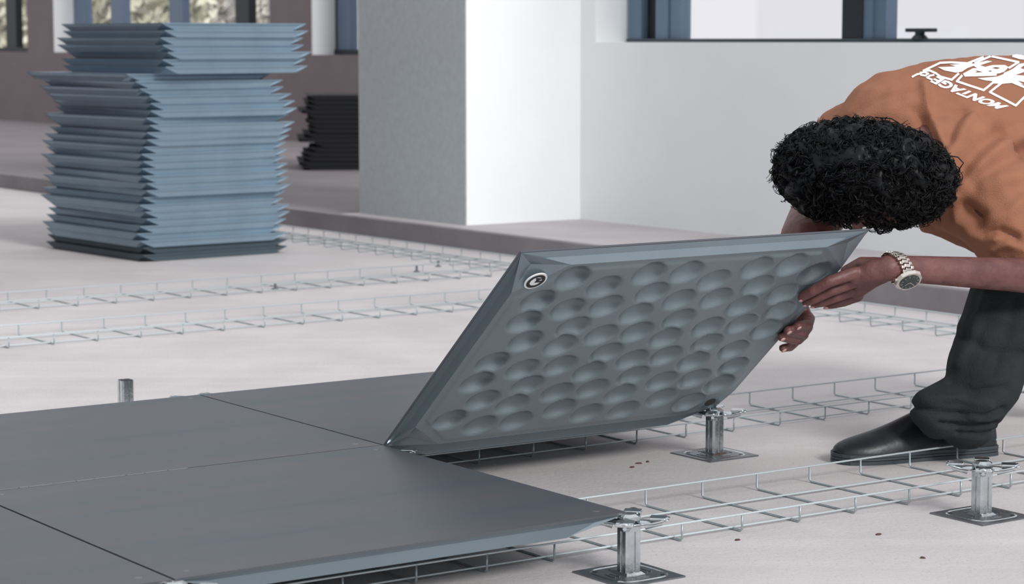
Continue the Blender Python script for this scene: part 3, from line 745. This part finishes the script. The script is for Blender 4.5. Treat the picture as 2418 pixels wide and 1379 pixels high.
# word MONTAGE upside down below the boxes
tc_ = bpy.data.curves.new('t', 'FONT'); tc_.body = 'MONTAGE'; tc_.offset = .048; tc_.resolution_u = 3
o = bpy.data.objects.new('t', tc_); COL.objects.link(o); dg = bpy.context.evaluated_depsgraph_get(); me = bpy.data.meshes.new_from_object(o.evaluated_get(dg)); bpy.data.objects.remove(o)
xs = [v.co.x for v in me.vertices]; xa, xb = min(xs), max(xs); ys = [v.co.y for v in me.vertices]; ya, yb = min(ys), max(ys)
def mont(x, y):
    s_ = (x-xa)/(xb-xa); t = (y-ya)/(yb-ya)
    bx, by = 2090+(640-2090)*s_, 1170+(560-1170)*s_+28*math.sin(math.pi*s_)
    hx, hy = -262+90*s_, 62+60*s_
    return (bx+hx*t, by+hy*t)
o = lay(me, 'lettering', mont, per); o.parent = root_print; o.location = (0, 0, 0)
for pts in ([(560, 545), (480, 560), (420, 600), (520, 640)], [(450, 520), (380, 490), (290, 500), (300, 545), (390, 560), (440, 520)], [(300, 520), (220, 530), (125, 580)]):
    for lp in stroke(pts, 38):
        o = lay(poly_mesh([lp], 'p'), 'letter_stroke', idn, per); o.parent = root_print; o.location = (0, 0, 0)
tag(root_print, 'white printed boxes and upside-down lettering')
# ---- trousers
q = MB()
q.limb([P(2600, 430, 4.33), P(2500, 560, 4.18), P(2388, 690, 4.04), P(2350, 800, 3.98), P(2318, 905, 3.95)], [.150, .105, .073, .071, .068], .35)
q.limb([P(2318, 905, 3.95), P(2292, 965, 3.93), P(2283, 1000, 3.925)], [.068, .058, .048], .3)
q.limb([P(2300, 930, 3.94), P(2205, 968, 3.91), P(2215, 985, 3.91)], [.055, .041, .038], .3)
q.limb([P(2600, 430, 4.40), P(2590, 700, 4.40), P(2495, 860, 4.38), P(2485, 885, 4.38)], [.15, .085, .058, .050], .35)
TF = [([(2150, 960), (2230, 975), (2330, 985), (2370, 965)], 7, -.005), ([(2180, 945), (2260, 940), (2340, 960)], 9, .004), ([(2220, 1000), (2290, 1008), (2355, 1000)], 6, -.006),
      ([(2245, 900), (2300, 925), (2370, 915)], 10, -.004), ([(2290, 985), (2330, 995), (2362, 980)], 6, .004), ([(2260, 1022), (2320, 1026), (2360, 1018)], 6, -.005),
      ([(2290, 760), (2340, 745), (2418, 765)], 14, .004), ([(2270, 790), (2330, 830), (2418, 835)], 14, -.005), ([(2330, 700), (2300, 780), (2262, 860)], 12, .004), ([(2400, 700), (2375, 800), (2345, 880)], 14, -.004)]
def tfn(p, n):
    x, y = topx(p); dsp = .004*noise.noise(V(p.x*12, p.y*12, p.z*30))
    for pts, wd, h in TF:
        d = min(seg_d(x, y, a, b) for a, b in zip(pts, pts[1:]))
        if d < wd*2.5: dsp += h*1.7*math.exp(-(d/wd)**2)
    return n*dsp
trs = remesh(q, 'trousers', M_trs, .0045, 6, .5, None, tfn); adopt(trs)
# ---- shoes
def shoe(heel, toe, side):
    D = (toe-heel); L = D.length; D.normalize(); S_ = V(-D.y, D.x, 0)*side; root = empty('shoe', heel)
    prof = [(0.0, .020, .040, .070), (.03, .030, .046, .078), (.12, .036, .050, .084), (.28, .037, .050, .092), (.42, .036, .047, .094), (.54, .039, .043, .080), (.66, .043, .040, .064), (.78, .045, .036, .052), (.88, .041, .030, .045), (.95, .032, .023, .039), (1.0, .016, .012, .031)]
    nn = 24; vs = []; fs = []
    for s_, hw, bw, ht in prof:
        for k in range(nn):
            a = 2*math.pi*k/nn; x = math.cos(a); y = math.sin(a)
            zz = .016+(ht-.016)*max(0, y)**.75 if y > 0 else .016
            vs.append(D*(L*s_)+S_*(x*hw*(1 if y <= 0 else (1-.42*y*y)))+Z*zz)
    for i in range(len(prof)-1):
        for k in range(nn): fs.append((i*nn+k, i*nn+(k+1) % nn, (i+1)*nn+(k+1) % nn, (i+1)*nn+k))
    fs += [tuple(range(nn))[::-1], tuple((len(prof)-1)*nn+k for k in range(nn))]
    q = MB(); q.add(vs, fs); up = q.build('shoe_upper', M_shoe, root, True); sb = up.modifiers.new('s', 'SUBSURF'); sb.levels = 1; sb.render_levels = 2
    for z0, z1, g in ((0, .0065, 1.05), (.0075, .0115, 1.02), (.0125, .018, 1.045)):
        vs = []; fs = []; m_ = 40
        for z in (z0, z1):
            for k in range(m_):
                a = 2*math.pi*k/m_; s_ = .5-.5*math.cos(a); hw = 0
                for (a0, h0, *_), (a1, h1, *_) in zip(prof, prof[1:]):
                    if a0 <= s_ <= a1: hw = h0+(h1-h0)*(s_-a0)/(a1-a0)
                hw = hw*min(1, (math.sin(a)**2)**.5*3+.0); sg = 1 if math.sin(a) >= 0 else -1
                vs.append(D*(L*(.5+(s_-.5)*1.03))+S_*(sg*hw*g)+Z*z)
        for k in range(m_): fs.append((k, (k+1) % m_, m_+(k+1) % m_, m_+k))
        fs += [tuple(range(m_))[::-1], tuple(range(m_, 2*m_))]
        q = MB(); q.add(vs, fs); q.build('sole', M_sole, root)
    adopt(root); return root
off = V(0, .056, 0)
shoe(at_z(2358, 1082, 0)+off, at_z(1982, 1107, 0)+off*1.0, 1)
h2 = V(AK2.x+.05, AK2.y+.02, 0); shoe(h2, h2+V(-.20, -.16, 0)*1.0 if False else h2+V(-.02, -.26, 0)*.0+V(.05, -.27, 0), 1)
# ---- wrist watch
ax = (EL-WR_).normalized(); wc = WR_.lerp(EL, .045)
cdir = (C0-wc).normalized(); upv = (Z-ax*Z.dot(ax)).normalized(); frv = ax.cross(upv)
if frv.dot(cdir) < 0: frv = -frv
wt = empty('wristwatch', wc)
tilt = 18*wc.y/F
def ring(th, r): 
    return upv*(math.cos(th)*r)+frv*(math.sin(th)*r)+ax*(-math.cos(th)*tilt)
RW = .0262; lk = None
thc = math.radians(132)
for k in range(24):
    th = 2*math.pi*k/24
    dd = abs((th-thc+math.pi) % (2*math.pi)-math.pi)
    if dd < .62: continue
    n_ = (upv*math.cos(th)+frv*math.sin(th)).normalized(); t_ = ax.cross(n_)
    q = MB(); q.box(ring(th, RW), .0125, .0056, .0034, ax, t_, n_); 
    for s_ in (-1, 1): q.box(ring(th+.10, RW-.0003)+ax*(s_*.0098), .0062, .0052, .0032, ax, t_, n_)
    bevelled(q.build('bracelet_link', M_gold, wt), .0009)
n_ = (upv*math.cos(thc)+frv*math.sin(thc)).normalized(); t_ = ax.cross(n_); cc = ring(thc, RW)
def disc(q, c, ra, rb, h, n=8, ph=math.pi/8, top=1.0):
    vs = [c+ax*(math.cos(ph+2*math.pi*k/n)*ra*s_)+t_*(math.sin(ph+2*math.pi*k/n)*rb*s_)+n_*z for z, s_ in ((0, 1), (h, top)) for k in range(n)]
    q.add(vs, [tuple(range(n))[::-1], tuple(range(n, 2*n))]+[(k, (k+1) % n, n+(k+1) % n, n+k) for k in range(n)])
q = MB(); disc(q, cc-n_*.003, .0262, .0225, .0065, 12, 0, .93); cs = bevelled(q.build('watch_case', M_gold, wt), .001)
q = MB(); disc(q, cc+n_*.0036, .0190, .0160, .0008, 32, 0); q.build('dial', M_dial, cs)
q = MB()
for a in range(12): 
    an = a*math.pi/6; d = ax*math.cos(an)+t_*math.sin(an); q.box(cc+n_*.0047+ax*(math.cos(an)*.0155)+t_*(math.sin(an)*.013), .003, .0009, .0003, d, n_.cross(d), n_)
for an, l in ((2.2, .010), (.4, .0125)): d = ax*math.cos(an)+t_*math.sin(an); q.box(cc+n_*.005+d*l/2, l, .0012, .0003, d, n_.cross(d), n_)
o = q.build('hands_and_markers', M_gold, cs); tag(o, kind='stuff')
q = MB(); q.tube([cc-ax*.026, cc-ax*.031], .003, 10); q.build('crown', M_gold, cs)
adopt(wt)
